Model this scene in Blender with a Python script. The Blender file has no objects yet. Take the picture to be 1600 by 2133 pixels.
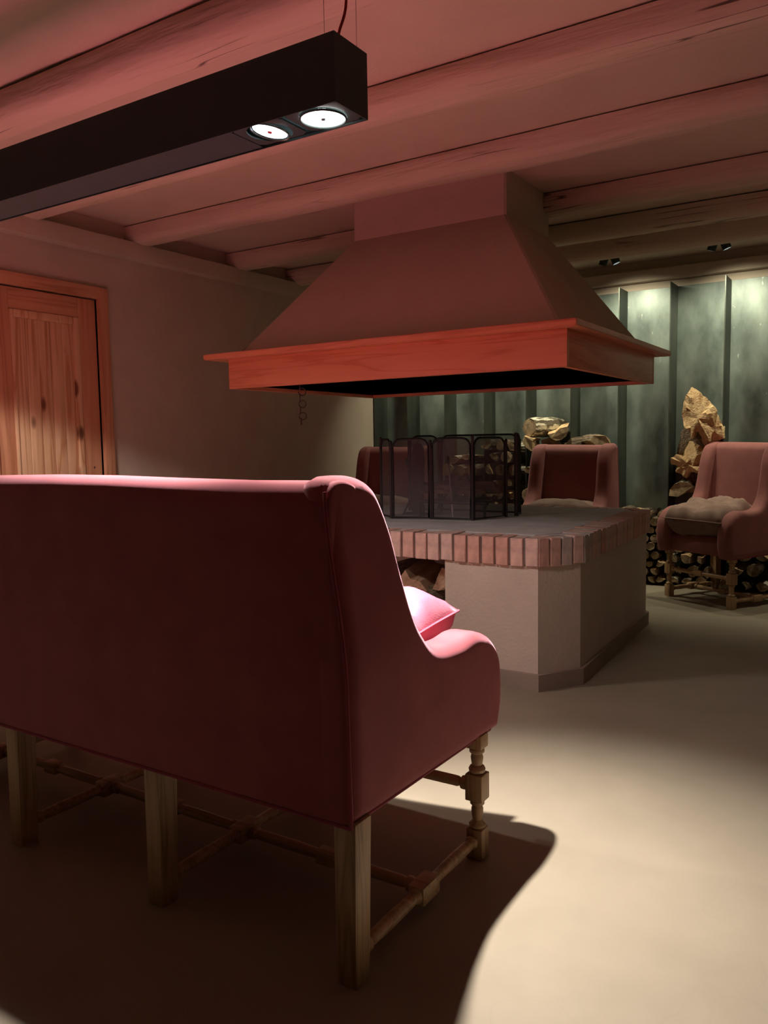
import bpy, bmesh, math, random
from mathutils import Vector, Matrix, noise
random.seed(7)
C = bpy.context.scene.collection
SC = bpy.context.scene
PI = math.pi

# ------------------------------------------------------------------ camera
def cam_matrix(yaw, pitch, roll, loc):
    f = Vector((-math.sin(yaw)*math.cos(pitch), math.cos(yaw)*math.cos(pitch), math.sin(pitch)))
    r = Vector((math.cos(yaw), math.sin(yaw), 0)); u = r.cross(f)
    c, s = math.cos(roll), math.sin(roll)
    r2 = r*c + u*s; u2 = u*c - r*s
    m = Matrix.Identity(4)
    for i in range(3):
        m[i][0] = r2[i]; m[i][1] = u2[i]; m[i][2] = -f[i]; m[i][3] = loc[i]
    return m
cd = bpy.data.cameras.new('camera'); cam = bpy.data.objects.new('camera', cd); C.objects.link(cam)
cam.matrix_world = cam_matrix(math.radians(32.669), math.radians(-5.017), math.radians(-.9656), (0, 0, 1.15))
cd.sensor_fit = 'HORIZONTAL'; cd.sensor_width = 36; cd.lens = 1673.2/1600*36; cd.clip_start = .05
SC.camera = cam

# ------------------------------------------------------------------ world, exposure
w = bpy.data.worlds.new('world'); SC.world = w; w.use_nodes = True
w.node_tree.nodes['Background'].inputs[0].default_value = (1, .8, .65, 1)
w.node_tree.nodes['Background'].inputs[1].default_value = .0
SC.view_settings.view_transform = 'Standard'; SC.view_settings.look = 'None'
SC.view_settings.gamma = 1; SC.view_settings.use_curve_mapping = False
SC.view_settings.exposure = 0.0

# lamp powers (the lamps themselves are made with their fixtures)
CORE_W, SPILL_W, RACK_W = 480, 30, 46
FILL_W = 100  # power of the fill lamps added out of view at right
WARM = (1, .93, .86); OLIVE = (1, .95, .70)

# ------------------------------------------------------------------ helpers
def mat(name):
    m = bpy.data.materials.new(name); m.use_nodes = True
    return m, m.node_tree.nodes, m.node_tree.links, m.node_tree.nodes['Principled BSDF']
def ramp(ns, stops):
    r = ns.new('ShaderNodeValToRGB'); e = r.color_ramp.elements
    while len(e) < len(stops): e.new(.5)
    for k, (p, c) in enumerate(stops):
        e[k].position = p; e[k].color = (*c, 1)
    return r
def coords(ns, ls, scale=(1, 1, 1), kind='Object'):
    t = ns.new('ShaderNodeTexCoord'); mp = ns.new('ShaderNodeMapping'); mp.inputs['Scale'].default_value = scale
    ls.new(t.outputs[kind], mp.inputs[0]); return mp.outputs[0]
def noise_n(ns, ls, vec, scale, detail=4, rough=.55, dist=0):
    n = ns.new('ShaderNodeTexNoise'); n.inputs['Scale'].default_value = scale; n.inputs['Detail'].default_value = detail
    n.inputs['Roughness'].default_value = rough; n.inputs['Distortion'].default_value = dist
    ls.new(vec, n.inputs['Vector']); return n.outputs['Fac']
def bump(ns, ls, b, h, strength, dist=.01):
    n = ns.new('ShaderNodeBump'); n.inputs['Strength'].default_value = strength; n.inputs['Distance'].default_value = dist
    ls.new(h, n.inputs['Height']); ls.new(n.outputs[0], b.inputs['Normal'])
def mottled(name, c1, c2, scale=3, rough=.8, fine=120, bs=.15, sheen=0, metal=0, aniso=(1, 1, 1), p=(.3, .7), spec=.5, bd=.004):
    m, ns, ls, b = mat(name); v = coords(ns, ls, aniso)
    r = ramp(ns, [(p[0], c1), (p[1], c2)]); ls.new(noise_n(ns, ls, v, scale, 6), r.inputs[0]); ls.new(r.outputs[0], b.inputs['Base Color'])
    b.inputs['Roughness'].default_value = rough; b.inputs['Metallic'].default_value = metal
    b.inputs['Specular IOR Level'].default_value = spec
    if sheen:
        b.inputs['Sheen Weight'].default_value = sheen; b.inputs['Sheen Roughness'].default_value = .35
        b.inputs['Sheen Tint'].default_value = (1, .55, .65, 1)
    if bs: bump(ns, ls, b, noise_n(ns, ls, v, fine, 3), bs, bd)
    return m
def plain(name, c, rough=.5, metal=0, spec=.5):
    return mottled(name, tuple(x*.85 for x in c), tuple(min(1, x*1.12) for x in c), 14, rough, 90, .05, metal=metal, spec=spec)
def wood(name, dark, mid, light, axis=0, scale=1., knots=False, rough=.5, random_tone=False, bs=.12):
    m, ns, ls, b = mat(name)
    sc = [14*scale]*3; sc[axis] = .8*scale
    t = ns.new('ShaderNodeTexCoord'); vec = t.outputs['Object']
    if random_tone:
        oi = ns.new('ShaderNodeObjectInfo'); add = ns.new('ShaderNodeVectorMath'); add.operation = 'ADD'
        cm = ns.new('ShaderNodeVectorMath'); cm.operation = 'SCALE'; cm.inputs['Scale'].default_value = 9
        cx = ns.new('ShaderNodeCombineXYZ')
        for k in range(3): ls.new(oi.outputs['Random'], cx.inputs[k])
        ls.new(cx.outputs[0], cm.inputs[0]); ls.new(cm.outputs[0], add.inputs[0]); ls.new(vec, add.inputs[1]); vec = add.outputs[0]
    mp = ns.new('ShaderNodeMapping'); mp.inputs['Scale'].default_value = sc; ls.new(vec, mp.inputs[0])
    n1 = noise_n(ns, ls, mp.outputs[0], 1, 3, .5, 1.2)
    mul = ns.new('ShaderNodeMath'); mul.operation = 'MULTIPLY'; mul.inputs[1].default_value = 9; ls.new(n1, mul.inputs[0])
    fr = ns.new('ShaderNodeMath'); fr.operation = 'PINGPONG'; fr.inputs[1].default_value = 1; ls.new(mul.outputs[0], fr.inputs[0])
    r = ramp(ns, [(0, light), (.65, mid), (1, dark)]); ls.new(fr.outputs[0], r.inputs[0])
    out = r.outputs[0]
    if knots:
        s2 = [14*scale]*3; s2[axis] = 6*scale
        mp2 = ns.new('ShaderNodeMapping'); mp2.inputs['Scale'].default_value = s2; ls.new(vec, mp2.inputs[0])
        vo = ns.new('ShaderNodeTexVoronoi'); vo.inputs['Scale'].default_value = 1; ls.new(mp2.outputs[0], vo.inputs['Vector'])
        kr = ramp(ns, [(.14, (1, 1, 1)), (.23, (0, 0, 0))]); ls.new(vo.outputs['Distance'], kr.inputs[0])
        mx = ns.new('ShaderNodeMix'); mx.data_type = 'RGBA'; ls.new(kr.outputs[0], mx.inputs[0]); ls.new(out, mx.inputs[6])
        mx.inputs[7].default_value = (dark[0]*.35, dark[1]*.3, dark[2]*.3, 1); out = mx.outputs[2]
    ls.new(out, b.inputs['Base Color']); b.inputs['Roughness'].default_value = rough
    bump(ns, ls, b, fr.outputs[0], bs, .002)
    return m
def emit(name, col, s):
    m, ns, ls, b = mat(name); b.inputs['Base Color'].default_value = (.8, .8, .8, 1)
    b.inputs['Emission Color'].default_value = (*col, 1); b.inputs['Emission Strength'].default_value = s
    return m

M = {}
M['plaster'] = mottled('plaster_warm', (.50, .41, .32), (.56, .47, .37), 5, .9, 160, .35)
M['ceiling'] = mottled('ceiling_paint', (.57, .45, .36), (.63, .50, .41), 2.5, .9, 60, .3)
M['beam'] = mottled('beam_paint', (.56, .43, .34), (.64, .50, .41), 3, .85, 7, .6, aniso=(.35, 3, 3), bd=.02)
M['beam_dark'] = mottled('beam_old', (.30, .20, .13), (.50, .37, .27), 4, .85, 8, .6, aniso=(.35, 3, 3), bd=.02)
def add_cracks(m):
    ns, ls = m.node_tree.nodes, m.node_tree.links; b = ns['Principled BSDF']; src = b.inputs['Base Color'].links[0].from_socket
    n = noise_n(ns, ls, coords(ns, ls, (.22, 5, 5)), 1.5, 3, .5, .3); msk = noise_n(ns, ls, coords(ns, ls, (1, 1, 1)), 1.6, 1)
    r1 = ramp(ns, [(.488, (1, 1, 1)), (.496, (.22, .2, .2)), (.500, (.22, .2, .2)), (.508, (1, 1, 1))]); ls.new(n, r1.inputs[0])
    r2 = ramp(ns, [(.53, (0, 0, 0)), (.60, (1, 1, 1))]); ls.new(msk, r2.inputs[0])
    mx = ns.new('ShaderNodeMix'); mx.data_type = 'RGBA'; mx.blend_type = 'MULTIPLY'; ls.new(r2.outputs[0], mx.inputs[0]); ls.new(src, mx.inputs[6]); ls.new(r1.outputs[0], mx.inputs[7]); ls.new(mx.outputs[2], b.inputs['Base Color'])
add_cracks(M['beam'])
M['hood'] = mottled('hood_plaster', (.48, .38, .30), (.53, .42, .34), 3, .9, 90, .35)
M['base'] = mottled('hearth_plaster', (.50, .42, .35), (.58, .49, .41), 4, .9, 60, .5, bd=.006)
M['plinth'] = mottled('plinth_paint', (.27, .21, .17), (.33, .26, .21), 4, .85, 60, .3)
M['slab'] = mottled('hearth_screed', (.40, .37, .37), (.56, .52, .52), 7, .75, 45, .4)
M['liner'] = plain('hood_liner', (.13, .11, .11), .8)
M['velvet'] = mottled('rose_velvet', (.31, .066, .082), (.38, .088, .104), 9, .8, 500, .12, sheen=.45)
M['piping'] = mottled('rose_piping', (.26, .04, .065), (.32, .05, .08), 9, .85, 300, .1, sheen=.2)
M['velvet_dull'] = mottled('rust_velvet', (.225, .075, .066), (.28, .097, .083), 9, .85, 500, .12, sheen=.3)
M['linen'] = mottled('linen', (.19, .115, .09), (.26, .16, .125), 12, .9, 250, .3)
M['rose_linen'] = mottled('rose_cotton', (.62, .165, .235), (.70, .21, .29), 10, .8, 260, .25, sheen=.4)
M['pillow'] = mottled('pillow_velvet', (.46, .10, .16), (.54, .14, .20), 10, .8, 260, .25, sheen=.3)
M['oak'] = wood('oak', (.30, .17, .08), (.42, .26, .13), (.48, .31, .17), 2, 1.2, rough=.45)
M['oak_x'] = wood('oak_rail', (.30, .17, .08), (.42, .26, .13), (.48, .31, .17), 0, 1.2, rough=.45)
M['pine'] = wood('pine_boards', (.50, .23, .11), (.66, .40, .23), (.72, .46, .28), 2, .6, True, .45, True)
M['pine_frame'] = wood('pine_frame', (.44, .19, .10), (.56, .27, .15), (.60, .31, .17), 2, .6, False, .45, True)
M['pine_rail'] = wood('pine_rail', (.44, .19, .10), (.56, .27, .15), (.60, .31, .17), 1, .6, False, .45)
M['fascia_x'] = wood('fascia_front', (.56, .17, .085), (.66, .24, .13), (.69, .26, .14), 0, .8, False, .42)
M['fascia_y'] = wood('fascia_side', (.56, .17, .085), (.66, .24, .13), (.69, .26, .14), 1, .8, False, .42)
M['black'] = plain('black_metal', (.019, .034, .032), .6)
M['iron'] = plain('black_iron', (.016, .014, .014), .5)
M['rust'] = plain('rusty_iron', (.07, .03, .025), .7)
M['chrome'] = plain('chrome_ring', (.5, .5, .52), .25, 1)
M['red'] = plain('red_cord', (.45, .02, .02), .6)
M['lamp'] = emit('lamp_face', (1, .98, .95), 18)
M['lamp_blue'] = emit('lamp_face_tilted', (.80, .90, 1), 5)
M['lamp_dot'] = plain('lamp_cap', (.35, .03, .03), .4)
def steel_mat():
    m = mottled('steel_sheet', (.065, .085, .075), (.25, .30, .26), 3.2, .45, 30, .12, metal=.25, p=(.32, .74), aniso=(1.5, 1.5, .7))
    ns, ls = m.node_tree.nodes, m.node_tree.links; b = ns['Principled BSDF']; src = b.inputs['Base Color'].links[0].from_socket
    r1 = ramp(ns, [(.70, (0, 0, 0)), (.76, (.8, .8, .8))]); ls.new(noise_n(ns, ls, coords(ns, ls, (30, 30, 14)), 1, 2), r1.inputs[0])
    r2 = ramp(ns, [(.5, (0, 0, 0)), (.62, (1, 1, 1))]); ls.new(noise_n(ns, ls, coords(ns, ls, (2, 2, 1.2)), 1, 2), r2.inputs[0])
    mu = ns.new('ShaderNodeMath'); mu.operation = 'MULTIPLY'; ls.new(r1.outputs[0], mu.inputs[0]); ls.new(r2.outputs[0], mu.inputs[1])
    mx = ns.new('ShaderNodeMix'); mx.data_type = 'RGBA'; ls.new(mu.outputs[0], mx.inputs[0]); ls.new(src, mx.inputs[6]); mx.inputs[7].default_value = (.55, .58, .5, 1)
    ls.new(mx.outputs[2], b.inputs['Base Color']); return m
M['steel'] = steel_mat()
M['steel_fin'] = mottled('steel_fin', (.035, .042, .034), (.085, .095, .075), 2.6, .5, 30, .1, metal=.35, aniso=(2, 2, .8))
M['bark'] = mottled('bark', (.07, .048, .03), (.26, .19, .125), 16, .95, 22, 1, aniso=(3, .7, 3), bd=.012)
M['bark_white'] = mottled('birch_bark', (.10, .08, .05), (.62, .56, .42), 9, .85, 25, .7, aniso=(3, 1, 3), p=(.48, .56), bd=.01)
M['endwood'] = mottled('log_end', (.16, .105, .055), (.40, .29, .16), 14, .85, 60, .6, aniso=(2, 1, 2))
M['split'] = mottled('split_wood', (.46, .27, .12), (.72, .52, .28), 8, .85, 26, .8, aniso=(3, .5, 3), bd=.008)
M['split_red'] = mottled('split_wood_red', (.30, .16, .09), (.46, .30, .20), 7, .85, 26, .8, aniso=(3, .6, 3), bd=.008)
M['mortar'] = mottled('mortar', (.22, .19, .175), (.32, .28, .26), 12, .95, 70, .6)

def floor_mat():
    m, ns, ls, b = mat('polished_concrete'); v = coords(ns, ls)
    r = ramp(ns, [(.3, (.245, .205, .150)), (.7, (.315, .265, .195))]); ls.new(noise_n(ns, ls, v, 1.3, 8, .6), r.inputs[0])
    # hairline cracks
    vo = ns.new('ShaderNodeTexVoronoi'); vo.feature = 'DISTANCE_TO_EDGE'; vo.inputs['Scale'].default_value = .9
    ad = ns.new('ShaderNodeVectorMath'); nz = ns.new('ShaderNodeTexNoise'); nz.inputs['Scale'].default_value = 2.5; ls.new(v, nz.inputs['Vector'])
    ls.new(v, ad.inputs[0]); ls.new(nz.outputs['Color'], ad.inputs[1]); ls.new(ad.outputs[0], vo.inputs['Vector'])
    cr = ramp(ns, [(.0, (.8, .8, .8)), (.0035, (1, 1, 1))]); ls.new(vo.outputs['Distance'], cr.inputs[0])
    mx = ns.new('ShaderNodeMix'); mx.data_type = 'RGBA'; mx.blend_type = 'MULTIPLY'; mx.inputs[0].default_value = .2
    ls.new(r.outputs[0], mx.inputs[6]); ls.new(cr.outputs[0], mx.inputs[7]); ls.new(mx.outputs[2], b.inputs['Base Color'])
    rr = ns.new('ShaderNodeMapRange'); rr.inputs[3].default_value = .42; rr.inputs[4].default_value = .6
    ls.new(noise_n(ns, ls, v, 4, 5), rr.inputs[0]); ls.new(rr.outputs[0], b.inputs['Roughness'])
    b.inputs['Specular IOR Level'].default_value = .3
    bump(ns, ls, b, noise_n(ns, ls, v, 18, 5), .06, .004)
    return m
M['floor'] = floor_mat()
def brick_mat():
    m, ns, ls, b = mat('brick_clay'); oi = ns.new('ShaderNodeObjectInfo'); v = coords(ns, ls)
    r = ramp(ns, [(0, (.54, .31, .25)), (.5, (.62, .41, .35)), (.85, (.58, .42, .37)), (1, (.46, .41, .38))]); ls.new(oi.outputs['Random'], r.inputs[0])
    r2 = ramp(ns, [(.35, (.75, .75, .75)), (.7, (1.12, 1.08, 1.05))]); ls.new(noise_n(ns, ls, v, 22, 5), r2.inputs[0])
    mx = ns.new('ShaderNodeMix'); mx.data_type = 'RGBA'; mx.blend_type = 'MULTIPLY'; mx.inputs[0].default_value = 1
    ls.new(r.outputs[0], mx.inputs[6]); ls.new(r2.outputs[0], mx.inputs[7]); ls.new(mx.outputs[2], b.inputs['Base Color'])
    b.inputs['Roughness'].default_value = .9; bump(ns, ls, b, noise_n(ns, ls, v, 60, 4), .5, .004)
    return m
M['brick'] = brick_mat()
def mesh_mat():
    m, ns, ls, b = mat('wire_gauze'); b.inputs['Base Color'].default_value = (.12, .10, .10, 1); b.inputs['Roughness'].default_value = .6
    b.inputs['Alpha'].default_value = .28
    return m
M['gauze'] = mesh_mat()

def obj(name, bm, m, parent=None, smooth=False, loc=None, rot=None):
    me = bpy.data.meshes.new(name)
    bmesh.ops.recalc_face_normals(bm, faces=bm.faces[:])
    bm.to_mesh(me); bm.free()
    for mm in (m if isinstance(m, (list, tuple)) else [m]): me.materials.append(mm)
    if smooth:
        me.polygons.foreach_set('use_smooth', [True]*len(me.polygons))
        try: me.set_sharp_from_angle(angle=math.radians(40 if smooth is True else smooth))
        except Exception: pass
    o = bpy.data.objects.new(name, me); C.objects.link(o)
    if parent: o.parent = parent
    if loc: o.location = loc
    if rot: o.rotation_euler = rot
    return o
def tag(o, label, cat, group=None):
    o['label'] = label; o['category'] = cat
    if group: o['group'] = group
    return o
def thing(name, label, cat, loc=(0, 0, 0), rz=0, group=None):
    o = bpy.data.objects.new(name, None); C.objects.link(o); o.location = loc; o.rotation_euler = (0, 0, rz)
    o.empty_display_size = .1
    return tag(o, label, cat, group)
def struct(name, bm, m, smooth=False):
    o = obj(name, bm, m, None, smooth); o['kind'] = 'structure'; return o
def dup(root):
    r = root.copy(); C.objects.link(r)
    for ch in list(root.children):
        c = ch.copy(); C.objects.link(c); c.parent = r
        for g in list(ch.children):
            d = g.copy(); C.objects.link(d); d.parent = c
    return r
def box(bm, a, b, bev=0, mi=0):
    x0, y0, z0 = a; x1, y1, z1 = b
    if bev <= 0:
        vs = [bm.verts.new(p) for p in ((x0,y0,z0),(x1,y0,z0),(x1,y1,z0),(x0,y1,z0),(x0,y0,z1),(x1,y0,z1),(x1,y1,z1),(x0,y1,z1))]
        fs = [bm.faces.new([vs[i] for i in f]) for f in ((3,2,1,0),(4,5,6,7),(0,1,5,4),(1,2,6,5),(2,3,7,6),(3,0,4,7))]
        for f in fs: f.material_index = mi
        return vs
    t = bmesh.new(); box(t, a, b); bmesh.ops.bevel(t, geom=t.edges[:], offset=bev, segments=2, affect='EDGES', profile=.6)
    mp = {}
    for v in t.verts: mp[v] = bm.verts.new(v.co)
    for f in t.faces:
        g = bm.faces.new([mp[v] for v in f.verts]); g.material_index = mi
    t.free(); return list(mp.values())
def B(*boxes, bev=0):
    bm = bmesh.new()
    for a, b in boxes: box(bm, a, b, bev)
    return bm
def xf(vs, m):
    for v in vs: v.co = m @ v.co
def tube(bm, pts, r, n=8, closed=False):
    pts = [Vector(p) for p in pts]; rings = []; N = len(pts)
    ref = Vector((0, 0, 1))
    for i, p in enumerate(pts):
        a = pts[(i-1) % N] if (closed or i > 0) else p; b = pts[(i+1) % N] if (closed or i < N-1) else p
        d = (b-a).normalized()
        u = d.cross(ref)
        if u.length < .05: u = d.cross(Vector((1, .3, 0)))
        u.normalize(); v = d.cross(u)
        rr = r[i] if isinstance(r, (list, tuple)) else r
        rings.append([bm.verts.new(p + (u*math.cos(2*PI*k/n) + v*math.sin(2*PI*k/n))*rr) for k in range(n)])
    for i in range(N if closed else N-1):
        A, Bq = rings[i], rings[(i+1) % N]
        off = 0
        if closed and i == N-1: off = min(range(n), key=lambda s: (A[0].co-Bq[s].co).length)
        for k in range(n): bm.faces.new([A[k], A[(k+1) % n], Bq[(k+1+off) % n], Bq[(k+off) % n]])
    if not closed:
        bm.faces.new(rings[0][::-1]); bm.faces.new(rings[-1])
def lathe(bm, prof, n=16, m=None):
    """prof: list (r,z); axis z"""
    rings = [[bm.verts.new((r*math.cos(2*PI*k/n), r*math.sin(2*PI*k/n), z)) for k in range(n)] for r, z in prof]
    for A, Bq in zip(rings, rings[1:]):
        for k in range(n): bm.faces.new([A[k], A[(k+1) % n], Bq[(k+1) % n], Bq[k]])
    bm.faces.new(rings[0][::-1]); bm.faces.new(rings[-1])
    vs = [v for r in rings for v in r]
    if m is not None: xf(vs, m)
    return vs
def catmull(pts, k=5, closed=False):
    out = []; n = len(pts)
    for i in range(n if closed else n-1):
        g = lambda j: pts[j % n] if closed else pts[max(0, min(n-1, j))]
        p0, p1, p2, p3 = g(i-1), g(i), g(i+1), g(i+2)
        for s in range(k):
            t = s/k
            out.append(tuple(.5*((2*b)+(-a+c)*t+(2*a-5*b+4*c-d)*t*t+(-a+3*b-3*c+d)*t**3) for a, b, c, d in zip(p0, p1, p2, p3)))
    if not closed: out.append(tuple(pts[-1]))
    return out
def puff(bm, outline, t0, t1, r, n=4, to3=lambda a, b, t: (t, a, b), segs=1):
    """rounded prism: closed 2-D outline swept from t0 to t1 with rounded rims"""
    N = len(outline)
    ar = sum(outline[i][0]*outline[(i+1) % N][1]-outline[(i+1) % N][0]*outline[i][1] for i in range(N))
    sg = 1 if ar > 0 else -1
    nor = []
    for i in range(N):
        a, b, c = outline[i-1], outline[i], outline[(i+1) % N]
        e1 = Vector((b[0]-a[0], b[1]-a[1])).normalized(); e2 = Vector((c[0]-b[0], c[1]-b[1])).normalized()
        n1 = Vector((-e1.y, e1.x))*sg; n2 = Vector((-e2.y, e2.x))*sg
        s = (n1+n2); s = s.normalized() if s.length > 1e-6 else n1
        nor.append(s/max(.5, s.dot(n1)))
    rings = []
    lay = [(r*(1-math.sin(PI/2*i/n)), t0+r*(1-math.cos(PI/2*i/n))) for i in range(n+1)]
    mid = [(0, t0+r+(t1-t0-2*r)*i/segs) for i in range(1, segs)]
    lay = lay+mid+[(ins, t1-(t-t0)) for ins, t in lay[n::-1]]
    for ins, t in lay:
        rings.append([bm.verts.new(to3(p[0]+q.x*ins, p[1]+q.y*ins, t)) for p, q in zip(outline, nor)])
    for A, Bq in zip(rings, rings[1:]):
        for k in range(N): bm.faces.new([A[k], A[(k+1) % N], Bq[(k+1) % N], Bq[k]])
    for rg in (rings[0][::-1], rings[-1]):
        f = bm.faces.new(rg); f.normal_update()
        bmesh.ops.triangulate(bm, faces=[f], ngon_method='EAR_CLIP')
    return [v for rg in rings for v in rg]
def sm(t):
    t = max(0, min(1, t)); return t*t*(3-2*t)

# ------------------------------------------------------------------ room
XL, XR, YF, YB, ZC = -4.19, 5.5, -7.0, 6.62, 2.537
struct('floor', B(((XL-.2, YF-.2, -.1), (XR+.2, YB+.2, 0))), M['floor'])
struct('ceiling', B(((XL-.2, YF-.2, ZC), (XR+.2, YB+.2, ZC+.1))), M['ceiling'])
bm = bmesh.new(); DY0, DY1, DZ = 2.52, 3.365, 2.12
box(bm, (XL-.2, YF-.2, 0), (XL, DY0+.07, ZC)); box(bm, (XL-.2, DY1-.07, 0), (XL, YB+.2, ZC)); box(bm, (XL-.2, DY0+.07, DZ-.07), (XL, DY1-.07, ZC))
struct('wall_left', bm, M['plaster'])
struct('wall_back', B(((XL, YB, 0), (XR, YB+.2, ZC))), M['plaster'])
struct('wall_right', B(((XR, YF-.2, 0), (XR+.2, YB+.2, ZC))), M['plaster'])
struct('wall_front', B(((XL, YF-.2, 0), (XR, YF, ZC))), M['plaster'])
# wall plates carrying the beams
def plate(a, b):
    bm = bmesh.new(); box(bm, a, b, .012); return bm
struct('trim_1', plate((XL, YF, 2.325), (XL+.09, YB, 2.43)), M['plaster'], True)
struct('trim_2', plate((XL+.09, YB-.07, 2.46-.09), (XR, YB, 2.46)), M['plaster'], True)

# ceiling beams: hewn logs
def beam(y0, label, seed, m, x0=XL+.001, x1=XR-.001, zb=2.42, wd=.16):
    prof = [(0, ZC-.008), (-.006, ZC-.03), (-.004, zb+.04), (.008, zb+.016), (.03, zb+.002), (.075, zb-.006), (wd-.04, zb-.002), (wd-.012, zb+.014), (wd, zb+.04), (wd+.01, ZC-.03), (wd+.004, ZC-.008)]
    bm = bmesh.new(); rings = []; nx = 90
    for i in range(nx+1):
        x = x0+(x1-x0)*i/nx
        rg = []
        for k, (a, z) in enumerate(prof):
            d = noise.noise(Vector((x*1.1+seed*7, a*9, z*9+seed)))*.016+noise.noise(Vector((x*4.5+seed, a*30, z*30)))*.005
            top = k in (0, len(prof)-1)
            s = -1 if a < wd/2 else 1
            rg.append(bm.verts.new((x, y0+a+(d*s if not top else d*.3), z+(0 if top else min(d, .012)*(1 if z < zb+.05 else 0)))))
        rings.append(rg)
    P = len(prof)
    for A, Bq in zip(rings, rings[1:]):
        for k in range(P): bm.faces.new([A[k], A[(k+1) % P], Bq[(k+1) % P], Bq[k]])
    bm.faces.new(rings[0][::-1]); bm.faces.new(rings[-1])
    o = obj('ceiling_beam', bm, m, None, True)
    # a drying crack along the near face, as a thin recessed dark sliver strip
    return tag(o, label, 'beam', 'hewn ceiling beams')
BEAMS = [(1.12, 'painted log beam above the camera, nearest of the ceiling beams', M['beam']),
 (1.94, 'painted log beam passing over the black pendant light bar', M['beam']),
 (2.74, 'painted log beam next beyond the pendant light, running to the upper right corner', M['beam']),
 (3.53, 'cracked painted log beam crossing just in front of the hood duct', M['beam']),
 (4.45, 'painted log beam that meets the side of the hood duct', M['beam']),
 (5.13, 'brownish log beam just behind the hood duct', M['beam']),
 (5.68, 'farthest brownish log beam, beside the small ceiling spotlights', M['beam'])]
DX0, DX1 = -2.70, -1.745      # duct
for k, (y, lb, m) in enumerate(BEAMS):
    if 4.2 < y < 4.5:
        beam(y, lb+', right piece', k, m, x0=DX1+.001)
        beam(y, 'painted log beam in the dark corner left of the hood duct', k, m, x1=DX0-.001)
    else: beam(y, lb, k, m)

# ------------------------------------------------------------------ door in the left wall
door = bpy.data.objects.new('door_1', None); C.objects.link(door); door['kind'] = 'structure'; door.location = (XL, 2.94, 0)
def dpart(name, a, b, m, bev=.004, parent=None, label=None):
    bm = bmesh.new(); box(bm, (a[0], a[1]-2.94, a[2]), (b[0], b[1]-2.94, b[2]), bev)
    o = obj(name, bm, m, parent or door, True)
    if label: o['label'] = label
    return o
dpart('casing', (-.02, DY1-.07, 0), (.028, DY1, DZ), M['pine_frame'])
dpart('casing', (-.02, DY0, 0), (.028, DY0+.07, DZ), M['pine_frame'])
dpart('casing', (-.02, DY0+.07, DZ-.07), (.028, DY1-.07, DZ), M['pine_rail'])
leaf0, leaf1 = DY0+.072, DY1-.072
dpart('stile', (-.055, leaf1-.125, .01), (-.012, leaf1, DZ-.075), M['pine_frame'])
dpart('stile', (-.055, leaf0, .01), (-.012, leaf0+.125, DZ-.075), M['pine_frame'])
dpart('rail', (-.055, leaf0+.125, DZ-.195), (-.012, leaf1-.125, DZ-.075), M['pine_rail'])
dpart('rail', (-.055, leaf0+.125, .01), (-.012, leaf1-.125, .2), M['pine_rail'])
pz0, pz1 = .2, DZ-.195
py0, py1 = leaf0+.125, leaf1-.125
dpart('moulding', (-.05, py1-.04, pz0), (-.002, py1, pz1), M['pine'], .008)
dpart('moulding', (-.05, py0, pz0), (-.002, py0+.02, pz1), M['pine'], .008)
dpart('moulding', (-.05, py0+.02, pz1-.045), (-.002, py1-.04, pz1), M['pine'], .008)
ny = 5; wv = (py1-.04-py0-.02)/ny
for k in range(ny):
    y = py0+.02+k*wv
    dpart('plank', (-.05, y+.0012, pz0), (-.018+(.003 if k % 2 else 0), y+wv-.0012, pz1-.045), M['pine'], .003)
bm = bmesh.new(); lathe(bm, [(.0, -.001), (.006, 0), (.006, .004), (.0, .005)], 10, Matrix.Translation((-.012, leaf1-.06-2.94, 1.02)) @ Matrix.Rotation(PI/2, 4, 'Y'))
obj('screw', bm, M['chrome'], door, True)

# ------------------------------------------------------------------ steel rack on the back wall
FX = [-4.18+.387*k for k in range(0, 16)]
FX = [-1.101+.387*(k-8) for k in range(0, 18)]
rack = thing('firewood_rack', 'tall wall-wide rack of dark green-grey steel sheets and upright fins', 'rack', (0, YB, 0))
ZP = 2.31
for k in range(len(FX)-1):
    a, b = FX[k]+.003, FX[k+1]-.003
    if k == 0: a = XL+.01
    if b < XL: continue
    bm = bmesh.new(); box(bm, (a, -.03, .002), (b, -.004, ZP), .0015)
    obj('sheet', bm, M['steel'], rack)
for x in FX:
    if x < XL+.02: x = XL+.02
    bm = bmesh.new(); box(bm, (x-.004, -.255, .002), (x+.004, -.03, ZP+.002), .001)
    obj('fin', bm, M['steel_fin'], rack)

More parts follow.
